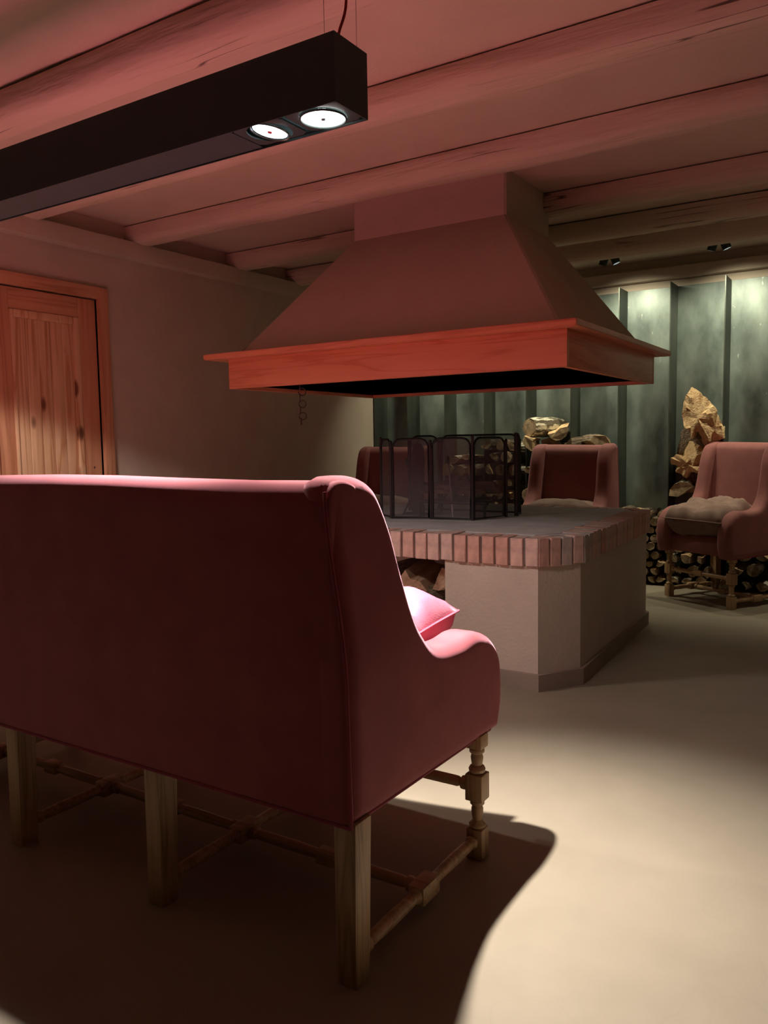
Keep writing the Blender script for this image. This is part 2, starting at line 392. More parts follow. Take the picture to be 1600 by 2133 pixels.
# ceiling spots in front of the rack
def spot_lamp(name, loc, target, power, col, angle, blend, r=.03):
    ld = bpy.data.lights.new(name, 'SPOT'); ld.energy = power; ld.color = col; ld.spot_size = math.radians(angle); ld.spot_blend = blend; ld.shadow_soft_size = r
    o = bpy.data.objects.new(name, ld); C.objects.link(o); o.location = loc
    d = Vector(target)-Vector(loc); o.rotation_euler = d.to_track_quat('-Z', 'Y').to_euler()
    return o
for k, (sx, lb) in enumerate([(-3.40, 'left end, hidden behind the hood'), (-2.62, 'behind the hood'), (-1.85, 'right of the hood, above the bright fin'), (-1.09, 'near the right edge, above the chair'), (-.3, 'out past the right edge')]):
    t = thing('ceiling_spotlight', 'small black twin ceiling spotlight '+lb, 'spotlight', (sx, 6.03, 0), 0, 'rack ceiling spots')
    bm = bmesh.new(); box(bm, (-.075, -.04, 2.47), (.075, .04, ZC), .004); obj('mount', bm, M['black'], t)
    for s in (-1, 1):
        R = Matrix.Translation((s*.042, 0, 2.455)) @ Matrix.Rotation(s*-.35, 4, 'Y') @ Matrix.Rotation(.12, 4, 'X')
        bm = bmesh.new(); lathe(bm, [(.001, .03), (.03, .03), (.03, -.03), (.026, -.03), (.026, 0), (.001, 0)], 14, R); c = obj('can', bm, M['black'], t, True)
        bm = bmesh.new(); lathe(bm, [(.024, -.012), (.022, -.016)], 14, R); obj('lamp', bm, M['lamp'], c)
    spot_lamp('rack_light', (sx+.01, 6.03, 2.40), (sx+.08, 6.62, 1.35), RACK_W, OLIVE, 126, .75, .03)

# ------------------------------------------------------------------ fireplace hood
hood = thing('fireplace_hood', 'large plastered pyramid chimney hood with red-brown wooden rim', 'hood', (-2.16, 4.07, 0))
HX, HY = -2.16, 4.07
def hp(bm): 
    for v in bm.verts: v.co -= Vector((HX, HY, 0))
    return bm
HX0, HX1, HY0, HY1, HZ0, HZ1 = -3.155, -1.205, 3.345, 4.79, 1.455, 1.618
FT = .03; LIP = .065; ZT = 1.648
# shell (pyramid + duct) as one plaster body
bm = bmesh.new()
pxa, pxb, pya, pyb = HX0+.06, HX1-.04, HY0+.02, HY1-.03
sec = [(pxa, pxb, pya, pyb, ZT), (pxa+.02, pxb-.02, pya+.02, pyb-.02, ZT+.025), (DX0, DX1, 3.93, 4.54, 2.305), (DX0, DX1, 3.93, 4.54, ZC)]
rings = []
for x0, x1, y0, y1, z in sec:
    ch = .012
    rings.append([bm.verts.new(p) for p in ((x0+ch, y0, z), (x1-ch, y0, z), (x1, y0+ch, z), (x1, y1-ch, z), (x1-ch, y1, z), (x0+ch, y1, z), (x0, y1-ch, z), (x0, y0+ch, z))])
for A, Bq in zip(rings, rings[1:]):
    for k in range(8): bm.faces.new([A[k], A[(k+1) % 8], Bq[(k+1) % 8], Bq[k]])
bm.faces.new(rings[-1])
obj('plaster_shell', hp(bm), M['hood'], hood)
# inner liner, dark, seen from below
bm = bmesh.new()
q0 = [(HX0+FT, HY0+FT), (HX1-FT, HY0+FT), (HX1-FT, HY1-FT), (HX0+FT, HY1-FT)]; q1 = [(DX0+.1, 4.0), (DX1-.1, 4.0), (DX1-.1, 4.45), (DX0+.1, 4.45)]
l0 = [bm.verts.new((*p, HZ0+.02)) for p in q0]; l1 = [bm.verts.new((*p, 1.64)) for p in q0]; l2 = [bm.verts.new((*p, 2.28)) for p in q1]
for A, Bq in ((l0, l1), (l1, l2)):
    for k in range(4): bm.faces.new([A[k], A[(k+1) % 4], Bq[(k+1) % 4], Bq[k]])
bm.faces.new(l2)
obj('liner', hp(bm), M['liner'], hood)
def hbox(name, a, b, m, bev=.004):
    bm = bmesh.new(); box(bm, a, b, bev); return obj(name, hp(bm), m, hood, True)
hbox('fascia_board', (HX0, HY0, HZ0), (HX1, HY0+FT, HZ1), M['fascia_x'], .003)
hbox('fascia_board', (HX0, HY1-FT, HZ0), (HX1, HY1, HZ1), M['fascia_x'], .003)
hbox('fascia_board', (HX1-FT, HY0+FT, HZ0), (HX1, HY1-FT, HZ1), M['fascia_y'], .003)
hbox('fascia_board', (HX0, HY0+FT, HZ0), (HX0+FT, HY1-FT, HZ1), M['fascia_y'], .003)
def shelf(pts, m):  # mitred board
    bm = bmesh.new(); a = [bm.verts.new((*p, HZ1)) for p in pts]; b = [bm.verts.new((*p, ZT)) for p in pts]
    bm.faces.new(a[::-1]); bm.faces.new(b)
    for k in range(4): bm.faces.new([a[k], a[(k+1) % 4], b[(k+1) % 4], b[k]])
    bmesh.ops.bevel(bm, geom=bm.edges[:], offset=.004, segments=2, affect='EDGES')
    return obj('rim_board', hp(bm), m, hood, True)
ox0, ox1, oy0, oy1 = HX0-.13, HX1+LIP, HY0-LIP, HY1+LIP+.06; i = .13
ix0, ix1, iy0, iy1 = HX0+.1, HX1-.08, HY0+.08, HY1-.08
shelf([(ox0, oy0), (ox1, oy0), (ix1, iy0), (ix0, iy0)], M['fascia_x'])
shelf([(ox1, oy0), (ox1, oy1), (ix1, iy1), (ix1, iy0)], M['fascia_y'])
shelf([(ox1, oy1), (ox0, oy1), (ix0, iy1), (ix1, iy1)], M['fascia_x'])
shelf([(ox0, oy1), (ox0, oy0), (ix0, iy0), (ix0, iy1)], M['fascia_y'])
# chain of rings under the front left of the hood
ch = thing('ring_chain', 'short rusty chain of rings hanging under the hood at its left end', 'chain', (-2.85, 3.60, 0))
for k in range(6):
    bm = bmesh.new(); cz = 1.47-k*.034; R = Matrix.Translation(((.008 if k % 2 else -.008), 0, cz)) @ Matrix.Rotation((0.5 if k % 2 else -.9), 4, 'Z')
    pts = [R @ Vector((math.cos(a)*.021, 0, math.sin(a)*.021)) for a in [2*PI*j/16 for j in range(16)]]
    tube(bm, pts, .0028, 6, True); obj('ring', bm, M['rust'], ch, True)
bm = bmesh.new(); tube(bm, [(-.004, 0, 1.29), (-.004, 0, 1.25)], .004, 6); obj('hook', bm, M['rust'], ch, True)
bm = bmesh.new(); tube(bm, [(0, 0, 1.48), (0, 0, 1.70), (0, 0, 1.885)], .003, 6); obj('wire', bm, M['rust'], ch, True)

# ------------------------------------------------------------------ hearth
HPOLY = [(-1.345, 3.375), (-1.205, 3.59), (-1.262, 4.98), (-1.40, 5.15), (-3.0, 5.15), (-3.14, 4.95), (-3.14, 3.59), (-3.0, 3.375)]
hearth = thing('fireplace_hearth', 'raised plastered fireplace hearth edged with upright red bricks', 'hearth', (-2.17, 4.2, 0))
def rel(bm):
    for v in bm.verts: v.co -= Vector((-2.17, 4.2, 0))
    return bm
def offpoly(P, d):   # inward offset for clockwise or ccw polygons
    N = len(P); out = []; ar = sum(P[i][0]*P[(i+1) % N][1]-P[(i+1) % N][0]*P[i][1] for i in range(N)); sg = 1 if ar > 0 else -1
    for i in range(N):
        a, b, c = Vector(P[i-1]), Vector(P[i]), Vector(P[(i+1) % N]); e1 = (b-a).normalized(); e2 = (c-b).normalized()
        n1 = Vector((-e1.y, e1.x))*sg; n2 = Vector((-e2.y, e2.x))*sg; s = (n1+n2).normalized()
        out.append(tuple(b+s*(d/s.dot(n1))))
    return out
def prism(bm, P, z0, z1):
    a = [bm.verts.new((*p, z0)) for p in P]; b = [bm.verts.new((*p, z1)) for p in P]; n = len(P)
    bm.faces.new(a[::-1]); bm.faces.new(b)
    for k in range(n): bm.faces.new([a[k], a[(k+1) % n], b[(k+1) % n], b[k]])
ZB0, ZB1 = .573, .705
WALLP = offpoly(HPOLY, .022)
NX0, NX1 = -2.95, -1.833   # log niche in the front
# base with niche: built from wedge pieces merged into one body
bm = bmesh.new()
yW = WALLP[0][1]
prism(bm, [WALLP[0], WALLP[1], WALLP[2], WALLP[3], (NX1, WALLP[3][1]), (NX1, yW)], .0, ZB0)
prism(bm, [(NX1, yW+.55), (NX1, WALLP[3][1]), (NX0, WALLP[3][1]), (NX0, yW+.55)], 0, ZB0)
prism(bm, [(NX0, yW), (NX0, WALLP[4][1]), WALLP[4], WALLP[5], WALLP[6], WALLP[7]], 0, ZB0)
prism(bm, [(NX1, yW+.01), (NX1, yW+.55), (NX0, yW+.55), (NX0, yW+.01)], 0, .1)
obj('plaster_base', rel(bm), M['base'], hearth)
PL = offpoly(HPOLY, .004)
bm = bmesh.new(); 
for k in list(range(0, 3)):
    a, b = PL[k], PL[k+1]; c, d = offpoly(HPOLY, .03)[k+1], offpoly(HPOLY, .03)[k]
    prism(bm, [a, b, c, d], .0, .078)
c, d = offpoly(HPOLY, .03)[0], PL[0]
prism(bm, [d, (NX1, d[1]), (NX1, c[1]), c], 0, .078)
obj('plinth', rel(bm), M['plinth'], hearth)
bm = bmesh.new(); prism(bm, offpoly(HPOLY, .10), ZB0, ZB1-.004); obj('slab', rel(bm), M['slab'], hearth)
bm = bmesh.new(); prism(bm, offpoly(HPOLY, .016), ZB0+.006, ZB1-.006); obj('mortar_bed', rel(bm), M['mortar'], hearth)
bm = bmesh.new(); prism(bm, offpoly(HPOLY, .135), ZB1-.006, ZB1-.001); obj('screed', rel(bm), M['slab'], hearth)
# bricks on edge
bmeshes = []
for v in range(4):
    rnd = random.Random(v); bm = bmesh.new(); box(bm, (-.031, 0, -.064), (.031, .145, .064), .004)
    for q in bm.verts: q.co += Vector((rnd.uniform(-1, 1), rnd.uniform(-1, 1), rnd.uniform(-1, 1)))*.0012
    o = obj('brick', bm, M['brick'], hearth); bmeshes.append(o.data); C.objects.unlink(o); bpy.data.objects.remove(o)
def brick_row(a, b, n, deep=1):
    a, b = Vector(a), Vector(b); d = (b-a); L = d.length; d.normalize(); inn = Vector((-d.y, d.x))
    cen = Vector((-2.17, 4.2)); 
    if inn.dot(cen-a) < 0: inn = -inn
    ang = math.atan2(inn.y, inn.x)-PI/2
    for k in range(n):
        p = a+d*(L*(k+.5)/n); sc = (L/n-.011)/.062
        o = bpy.data.objects.new('brick', random.choice(bmeshes)); C.objects.link(o); o.parent = hearth
        p = p+inn*random.uniform(-.003, .003)
        o.location = (p.x+2.17, p.y-4.2, (ZB0+ZB1)/2+random.uniform(-.0025, .0025)); o.rotation_euler = (random.uniform(-.01, .01), random.uniform(-.012, .012), ang+random.uniform(-.015, .015)); o.scale = (sc, deep, 1)
brick_row(HPOLY[7], HPOLY[0], 23)
brick_row(HPOLY[0], HPOLY[1], 4, .5)
brick_row(HPOLY[1], HPOLY[2], 19)
brick_row(HPOLY[2], HPOLY[3], 3, .5)
brick_row(HPOLY[3], HPOLY[4], 21)

# ------------------------------------------------------------------ firewood
def log_mesh(kind, r, L, seed, ends=(1, 1), bark=None, face=None):
    """axis along local Y; kind: round | half | wedge | slab"""
    rnd = random.Random(seed); sec = []
    if kind == 'round': sec = [(math.cos(a)*r*rnd.uniform(.9, 1.06), math.sin(a)*r*rnd.uniform(.9, 1.06), 0) for a in [2*PI*k/12 for k in range(12)]]
    else:
        span = {'half': PI, 'wedge': PI*.55, 'slab': PI*.8}[kind]; a0 = rnd.uniform(-.3, .3)
        for k in range(7):
            a = a0+span*k/6; sec.append((math.cos(a)*r*rnd.uniform(.94, 1.05), math.sin(a)*r*rnd.uniform(.94, 1.05), 0))
        if kind == 'half': sec += [(-r*.3, -.06*r, 1), (r*.35, .05*r, 1)]
        elif kind == 'wedge': sec += [(.15*r, .1*r, 1), (r*.05, -.12*r, 1)]
        else: sec += [(-.3*r, -.35*r, 1), (.25*r, -.3*r, 1)]
        cx = sum(s[0] for s in sec)/len(sec); cy = sum(s[1] for s in sec)/len(sec)
        sec = [(s[0]-cx, s[1]-cy, s[2]) for s in sec]
    n = len(sec); bm = bmesh.new(); rings = []; S = 4
    for i in range(S+1):
        t = i/S; k = 1-.06*(abs(t-.5)*2)**6
        jx, jz = rnd.uniform(-.03, .03)*r, rnd.uniform(-.03, .03)*r
        rings.append([bm.verts.new((s[0]*k*rnd.uniform(.96, 1.05)+jx, (t-.5)*L+(rnd.uniform(-.1, .1)*r if i in (0, S) else 0), s[1]*k*rnd.uniform(.96, 1.05)+jz)) for s in sec])
    for A, Bq in zip(rings, rings[1:]):
        for k in range(n):
            f = bm.faces.new([A[k], A[(k+1) % n], Bq[(k+1) % n], Bq[k]])
            f.material_index = 2 if (kind != 'round' and (k >= 6)) else 0
    for rg in (rings[0][::-1], rings[-1]):
        f = bm.faces.new(rg); f.material_index = 1
    me = bpy.data.meshes.new('log'); bmesh.ops.recalc_face_normals(bm, faces=bm.faces[:]); bm.to_mesh(me); bm.free()
    for m in (bark or M['bark'], face or M['endwood'], M['split'] if not face else face): me.materials.append(m)
    return me
def log(me, loc, rot=(0, 0, 0), label='', group=None, name='firewood_log', scale=1):
    o = bpy.data.objects.new(name, me); C.objects.link(o); o.location = loc; o.rotation_euler = rot
    if scale != 1: o.scale = (scale,)*3
    return tag(o, label, 'log', group)
kinds = ['round', 'half', 'wedge', 'round', 'slab', 'wedge', 'half', 'round']
SM = [log_mesh(kinds[k], .047, .30, 20+k, bark=(M['bark_white'] if k % 3 == 1 else None)) for k in range(8)]
RM = [log_mesh(('round', 'round', 'half', 'wedge', 'round')[k], (.036, .042, .048, .050, .031)[k], .30, 60+k) for k in range(5)]
def pile(x0, x1, h, label, group, yf=6.30, pitch=.098, meshes=SM, jit=.012, seed=1):
    rnd = random.Random(seed); row = 0; z = pitch*.5
    while z < h:
        x = x0+pitch*(.55 if row % 2 == 0 else 1.0)
        while x < x1-pitch*.4:
            me = rnd.choice(meshes)
            log(me, (x+rnd.uniform(-1, 1)*jit*.6, yf+.15+rnd.uniform(-.012, .012), z+rnd.uniform(-1, 1)*jit*.4+.002), (rnd.uniform(-.04, .04), rnd.uniform(0, 6.28) if me in RM or row else 0, rnd.uniform(-.04, .04)), label, group, scale=rnd.uniform(.84, 1.06)*(pitch/.098 if meshes is SM else pitch/.078))
            x += pitch
        z += pitch*.88; row += 1
bay = lambda k: (-1.101+.387*k+.008, -1.101+.387*(k+1)-.008)
for k, h in ((-7, .75), (-6, 1.0), (-5, 1.15)):
    pile(*bay(k), h, 'log end in the tall stack seen through the fire screen', 'logs seen through the fire screen', pitch=.118, seed=30+k)
pile(*bay(-4), 1.08, 'log end in the tall stack behind the armchair between screen and rack', 'logs behind the armchair', pitch=.118, seed=11)
pile(*bay(-3), 1.02, 'log end in the stack behind the right shoulder of the middle armchair', 'logs behind the armchair shoulder', pitch=.118, seed=12)
pile(*bay(-2), .60, 'small round log end in the low stack beside the hearth corner', 'small logs beside the hearth', pitch=.074, meshes=RM, seed=13)
pile(*bay(-1), .36, 'log end on the floor of the bay under the right armchair', 'logs under the right armchair', yf=6.29, pitch=.098, seed=14)
pile(*bay(0), .50, 'split log end low behind the right armchair legs at the right edge', 'logs at the right edge', pitch=.118, seed=15)
# individually placed big pieces
def biglog(kind, r, L, seed, loc, rot, label, bark=None, face=None): return log(log_mesh(kind, r, L, seed, bark=bark, face=face), loc, rot, label)
R = math.radians
biglog('round', .082, .34, 5, (-2.50, 6.42, 1.245), (R(0), R(20), R(-28)), 'mossy thick round log lying on top of the stack, left of the armchair', bark=M['bark_white'])
biglog('half', .085, .32, 8, (-2.35, 6.36, 1.20), (R(-8), R(150), R(14)), 'split log with pale face leaning beside the mossy round log')
biglog('wedge', .10, .30, 9, (-2.60, 6.36, 1.11), (R(0), R(200), R(10)), 'dark split log with cream edge, beside the fire screen post')
biglog('half', .10, .30, 10, (-2.06, 6.40, 1.12), (R(0), R(30), R(35)), 'pale-ended split log above the right shoulder of the armchair')
biglog('wedge', .095, .30, 13, (-2.42, 6.38, 1.10), (R(0), R(160), R(8)), 'dark bark log under the mossy round one, above the armchair back', bark=M['bark'])
biglog('wedge', .085, .30, 12, (-2.19, 6.42, 1.10), (R(0), R(70), R(-20)), 'dark bark log beside the pale-ended one above the armchair')
# the big sculptural split pieces in the bay left of the right armchair
def raw_piece(pts0, pts1, thick, label, m, seed):
    """an irregular split slab: outline polygon in (x,z) at front y, thick in y"""
    rnd = random.Random(seed); bm = bmesh.new(); n = len(pts0)
    A = [bm.verts.new((x, 0+rnd.uniform(-.02, .02), z)) for x, z in pts0]
    cx = sum(p[0] for p in pts0)/n; cz = sum(p[1] for p in pts0)/n
    Bq = [bm.verts.new((x+(cx-x)*.15, thick+rnd.uniform(-.02, .02), z+(cz-z)*.15)) for x, z in pts0]
    cf = bm.verts.new((cx, -.03, cz)); cb = bm.verts.new((cx, thick, cz))
    for k in range(n):
        j = (k+1) % n
        bm.faces.new([A[k], A[j], cf]); bm.faces.new([Bq[j], Bq[k], cb]); bm.faces.new([A[k], A[j], Bq[j], Bq[k]])
    bmesh.ops.recalc_face_normals(bm, faces=bm.faces[:]); bmesh.ops.subdivide_edges(bm, edges=bm.edges[:], cuts=3, use_grid_fill=True)
    bmesh.ops.triangulate(bm, faces=bm.faces[:]); bm.normal_update()
    for v in bm.verts:
        q = v.co*Vector((26, 26, 9)) if False else Vector((v.co.x*34, v.co.y*10, v.co.z*14))
        v.co += v.normal*(noise.noise(q+Vector((seed, 0, 0)))*.016+noise.noise(q*2.7)*.006)
    o = obj('firewood_log', bm, m, None, 25, loc=pts1)
    return tag(o, label, 'log')
raw_piece([(-.055, .235), (-.03, .27), (0, .255), (.05, .20), (.10, .145), (.145, .085), (.125, .03), (.13, -.03), (.11, -.10), (.105, -.135), (.07, -.125), (.02, -.07), (-.01, -.06), (-.02, -.10), (-.035, -.12), (-.05, -.05), (-.085, .0), (-.10, .06), (-.09, .15)], (-1.272, 6.27, 1.245), .13, 'big jagged cream-coloured split log standing highest on the right stack', M['split'], 3)
raw_piece([(-.05, .10), (.0, .125), (.045, .12), (.055, .06), (.085, .04), (.085, -.05), (-.03, -.12), (-.065, -.06), (-.07, .02)], (-1.175, 6.30, 1.185), .20, 'knobbly yellow split log wedged against the bright-edged fin', M['split'], 4)
raw_piece([(-.155, -.14), (-.10, -.02), (-.055, .085), (-.01, .07), (.05, .03), (.165, .115), (.17, .03), (.09, -.03), (-.01, -.12), (-.07, -.185)], (-1.275, 6.33, 1.025), .20, 'forked tan split log below the big jagged one', M['split'], 5)
raw_piece([(-.15, -.12), (-.13, .06), (-.06, .20), (.05, .16), (.16, .10), (.17, -.12)], (-1.29, 6.42, 1.12), .13, 'black-barked log in shadow behind the forked one', M['bark'], 6)
raw_piece([(-.14, -.09), (-.05, .02), (.08, .04), (.17, .06), (.17, -.13), (0, -.14)], (-1.28, 6.44, .88), .12, 'dark bark slab under the long squared log', M['bark'], 7)
raw_piece([(-.175, .075), (-.168, .028), (-.08, -.0), (.0, -.035), (.17, -.09), (.185, -.03), (.02, .028), (-.13, .10)], (-1.285, 6.33, .915), .09, 'long squared tan split log lying across the right stack', M['split'], 8)
biglog('slab', .06, .36, 19, (-1.25, 6.50, .98), (R(-14), R(90), R(-86)), 'flat brown split log behind the long squared one')
biglog('half', .105, .24, 21, (-1.385, 6.45, .755), (R(0), R(-20), R(4)), 'thick birch log with peeling white bark, lower left in the right stack', bark=M['bark_white'])
biglog('round', .085, .22, 22, (-1.215, 6.47, .77), (R(0), R(60), R(-2)), 'dark birch log behind the right armchair wing', bark=M['bark_white'])
# logs in the niche under the hearth
biglog('half', .085, .40, 31, (-2.09, 3.645, .435), (R(-4), R(205), R(12)), 'thick pinkish split log with a broad cut end in the hearth niche', face=M['split_red'])
biglog('slab', .075, .44, 32, (-1.955, 3.66, .355), (R(10), R(60), R(-3)), 'orange-ended split log lying at the right of the hearth niche', face=M['split_red'])
biglog('half', .07, .40, 33, (-1.925, 3.70, .46), (R(-6), R(120), R(0)), 'grey split log high against the right wall of the hearth niche', face=M['split_red'])
biglog('half', .09, .40, 34, (-2.13, 3.64, .285), (R(0), R(170), R(5)), 'brown split log at the bottom of the hearth niche', face=M['split_red'])
biglog('wedge', .09, .40, 35, (-2.0, 3.63, .20), (R(0), R(100), R(-5)), 'dark split log lying lowest in the hearth niche', face=M['split_red'])
biglog('round', .075, .40, 36, (-2.28, 3.65, .42), (R(3), R(0), R(-5)), 'round log deep in the hearth niche behind the sofa wing', face=M['split_red'])

# ------------------------------------------------------------------ fire screens, grate, tools
def arch_panel(p0, p1, z0, z1, label=None, parent=None, rr=.05):
    a, b = Vector((*p0, 0)), Vector((*p1, 0)); d = (b-a); L = d.length; d.normalize()
    pts = [(0, 0)]; 
    for k in range(7): t = PI-PI/2*k/6; pts.append((rr+math.cos(t)*rr, (z1-z0)-rr+math.sin(t)*rr))
    for k in range(7): t = PI/2-PI/2*k/6; pts.append((L-rr+math.cos(t)*rr, (z1-z0)-rr+math.sin(t)*rr))
    pts.append((L, 0))
    P3 = [a+d*u+Vector((0, 0, z0+v)) for u, v in pts]
    bm = bmesh.new(); tube(bm, P3+[P3[0]], .0065, 6); fr = obj('panel_frame', bm, M['iron'], parent, True)
    bm = bmesh.new(); f = bm.faces.new([bm.verts.new(p) for p in P3])
    g = bmesh.ops.extrude_face_region(bm, geom=[f]); nv = Vector((-d.y, d.x, 0))*.0012
    for e in g['geom']:
        if isinstance(e, bmesh.types.BMVert): e.co += nv
    obj('gauze', bm, M['gauze'], fr)
    return fr
zs = ZB1
scr = thing('fire_screen', 'black folding mesh fire screen with rounded panels, front of the hearth', 'fire screen')
FP = [(-2.62, 4.06), (-2.465, 3.925), (-2.237, 3.985), (-1.98, 4.0), (-1.895, 4.26)]
for a, b in zip(FP, FP[1:]):
    d = (Vector(b)-Vector(a)).normalized()*.012
    arch_panel(Vector(a)+d, Vector(b)-d, zs+.008, zs+.457, parent=scr)
for k, p in enumerate(FP):
    bm = bmesh.new(); top = zs+.46+(.012 if k in (0, 3) else -.01)
    lathe(bm, [(.008, zs), (.008, top-.02), (.010, top-.012), (.008, top-.004), (.002, top)], 8, Matrix.Translation((*p, 0))); obj('post', bm, M['iron'], scr, True)
scr2 = thing('fire_screen', 'black wide-panelled mesh fire screen standing behind the front one', 'fire screen')
BP = [(-2.65, 4.44), (-2.455, 4.50), (-1.90, 4.47), (-1.875, 4.36)]
for k, (a, b) in enumerate(zip(BP, BP[1:])):
    d = (Vector(b)-Vector(a)).normalized()*.012
    arch_panel(Vector(a)+d, Vector(b)-d, zs+.008, zs+.475, parent=scr2)
for k, p in enumerate(BP):
    bm = bmesh.new(); top = zs+(.485 if k == 3 else .45); r = .014 if k == 3 else .008
    lathe(bm, [(r, zs), (r, top-.02), (r*1.1, top-.012), (r, top-.004), (.002, top)], 8, Matrix.Translation((*p, 0))); obj('post', bm, M['iron'], scr2, True)
gr = thing('fire_grate', 'black iron log grate with upright back bars inside the fire screens', 'grate', (-2.16, 4.25, zs))
bm = bmesh.new()
for k in range(7): tube(bm, [(-.2+.065*k, -.14, .09), (-.2+.065*k, .12, .09), (-.2+.065*k, .15, .11)], .008, 6)
obj('grate_bars', bm, M['iron'], gr, True)
bm = bmesh.new(); tube(bm, [(-.23, -.14, .085), (.22, -.14, .085)], .009, 6); tube(bm, [(-.23, .12, .085), (.22, .12, .085)], .009, 6); obj('frame', bm, M['iron'], gr, True)
for x in (-.22, .2):
    for y in (-.14, .12):
        bm = bmesh.new(); tube(bm, [(x, y, 0), (x, y, .09)], .009, 6); obj('leg', bm, M['iron'], gr, True)
tl = thing('tool_stand', 'black iron fireplace tool stand with wide scrolled back', 'tool stand', (-2.45, 4.20, zs))
bm = bmesh.new(); box(bm, (-.08, -.02, 0), (.08, .02, .012), .003); obj('base', bm, M['iron'], tl)
ol = catmull([(-.035, .01), (-.045, .12), (-.05, .24), (-.085, .33), (-.06, .335), (-.03, .27), (-.035, .36), (-.02, .42), (.02, .43), (.045, .40), (.05, .3), (.045, .12), (.035, .01)], 3, True)
bm = bmesh.new(); puff(bm, ol, -.006, .006, .002, 1, lambda a, b, t: (a, t, b)); obj('back_plate', bm, M['iron'], tl)
for x in (-.06, .06):
    bm = bmesh.new(); tube(bm, [(x*.6, 0, .12), (x*1.2, -.05, 0)], .006, 6); obj('leg', bm, M['iron'], tl, True)
pk = thing('poker', 'thin steel poker leaning diagonally inside the screen', 'poker', (-2.16, 4.13, zs))
bm = bmesh.new(); tube(bm, [(.02, -.06, 0), (-.09, .10, .30)], .005, 6); obj('shaft', bm, M['slab'], pk, True)
bm = bmesh.new(); tube(bm, [(-.09, .10, .30), (-.10, .115, .33), (-.108, .125, .35)], [.006, .011, .006], 8); obj('grip', bm, M['iron'], pk, True)
for k, (dx, dy, a) in enumerate(((-.08, -.02, 8), (.06, .03, -12))):
    log(log_mesh('half', .055, .42, 70+k), (-2.16+dx*.6, 4.25+dy, zs+.165), (0, R(200*k), R(85+a)), ('charred split log resting on the grate, left one', 'charred split log resting on the grate, right one')[k], None)

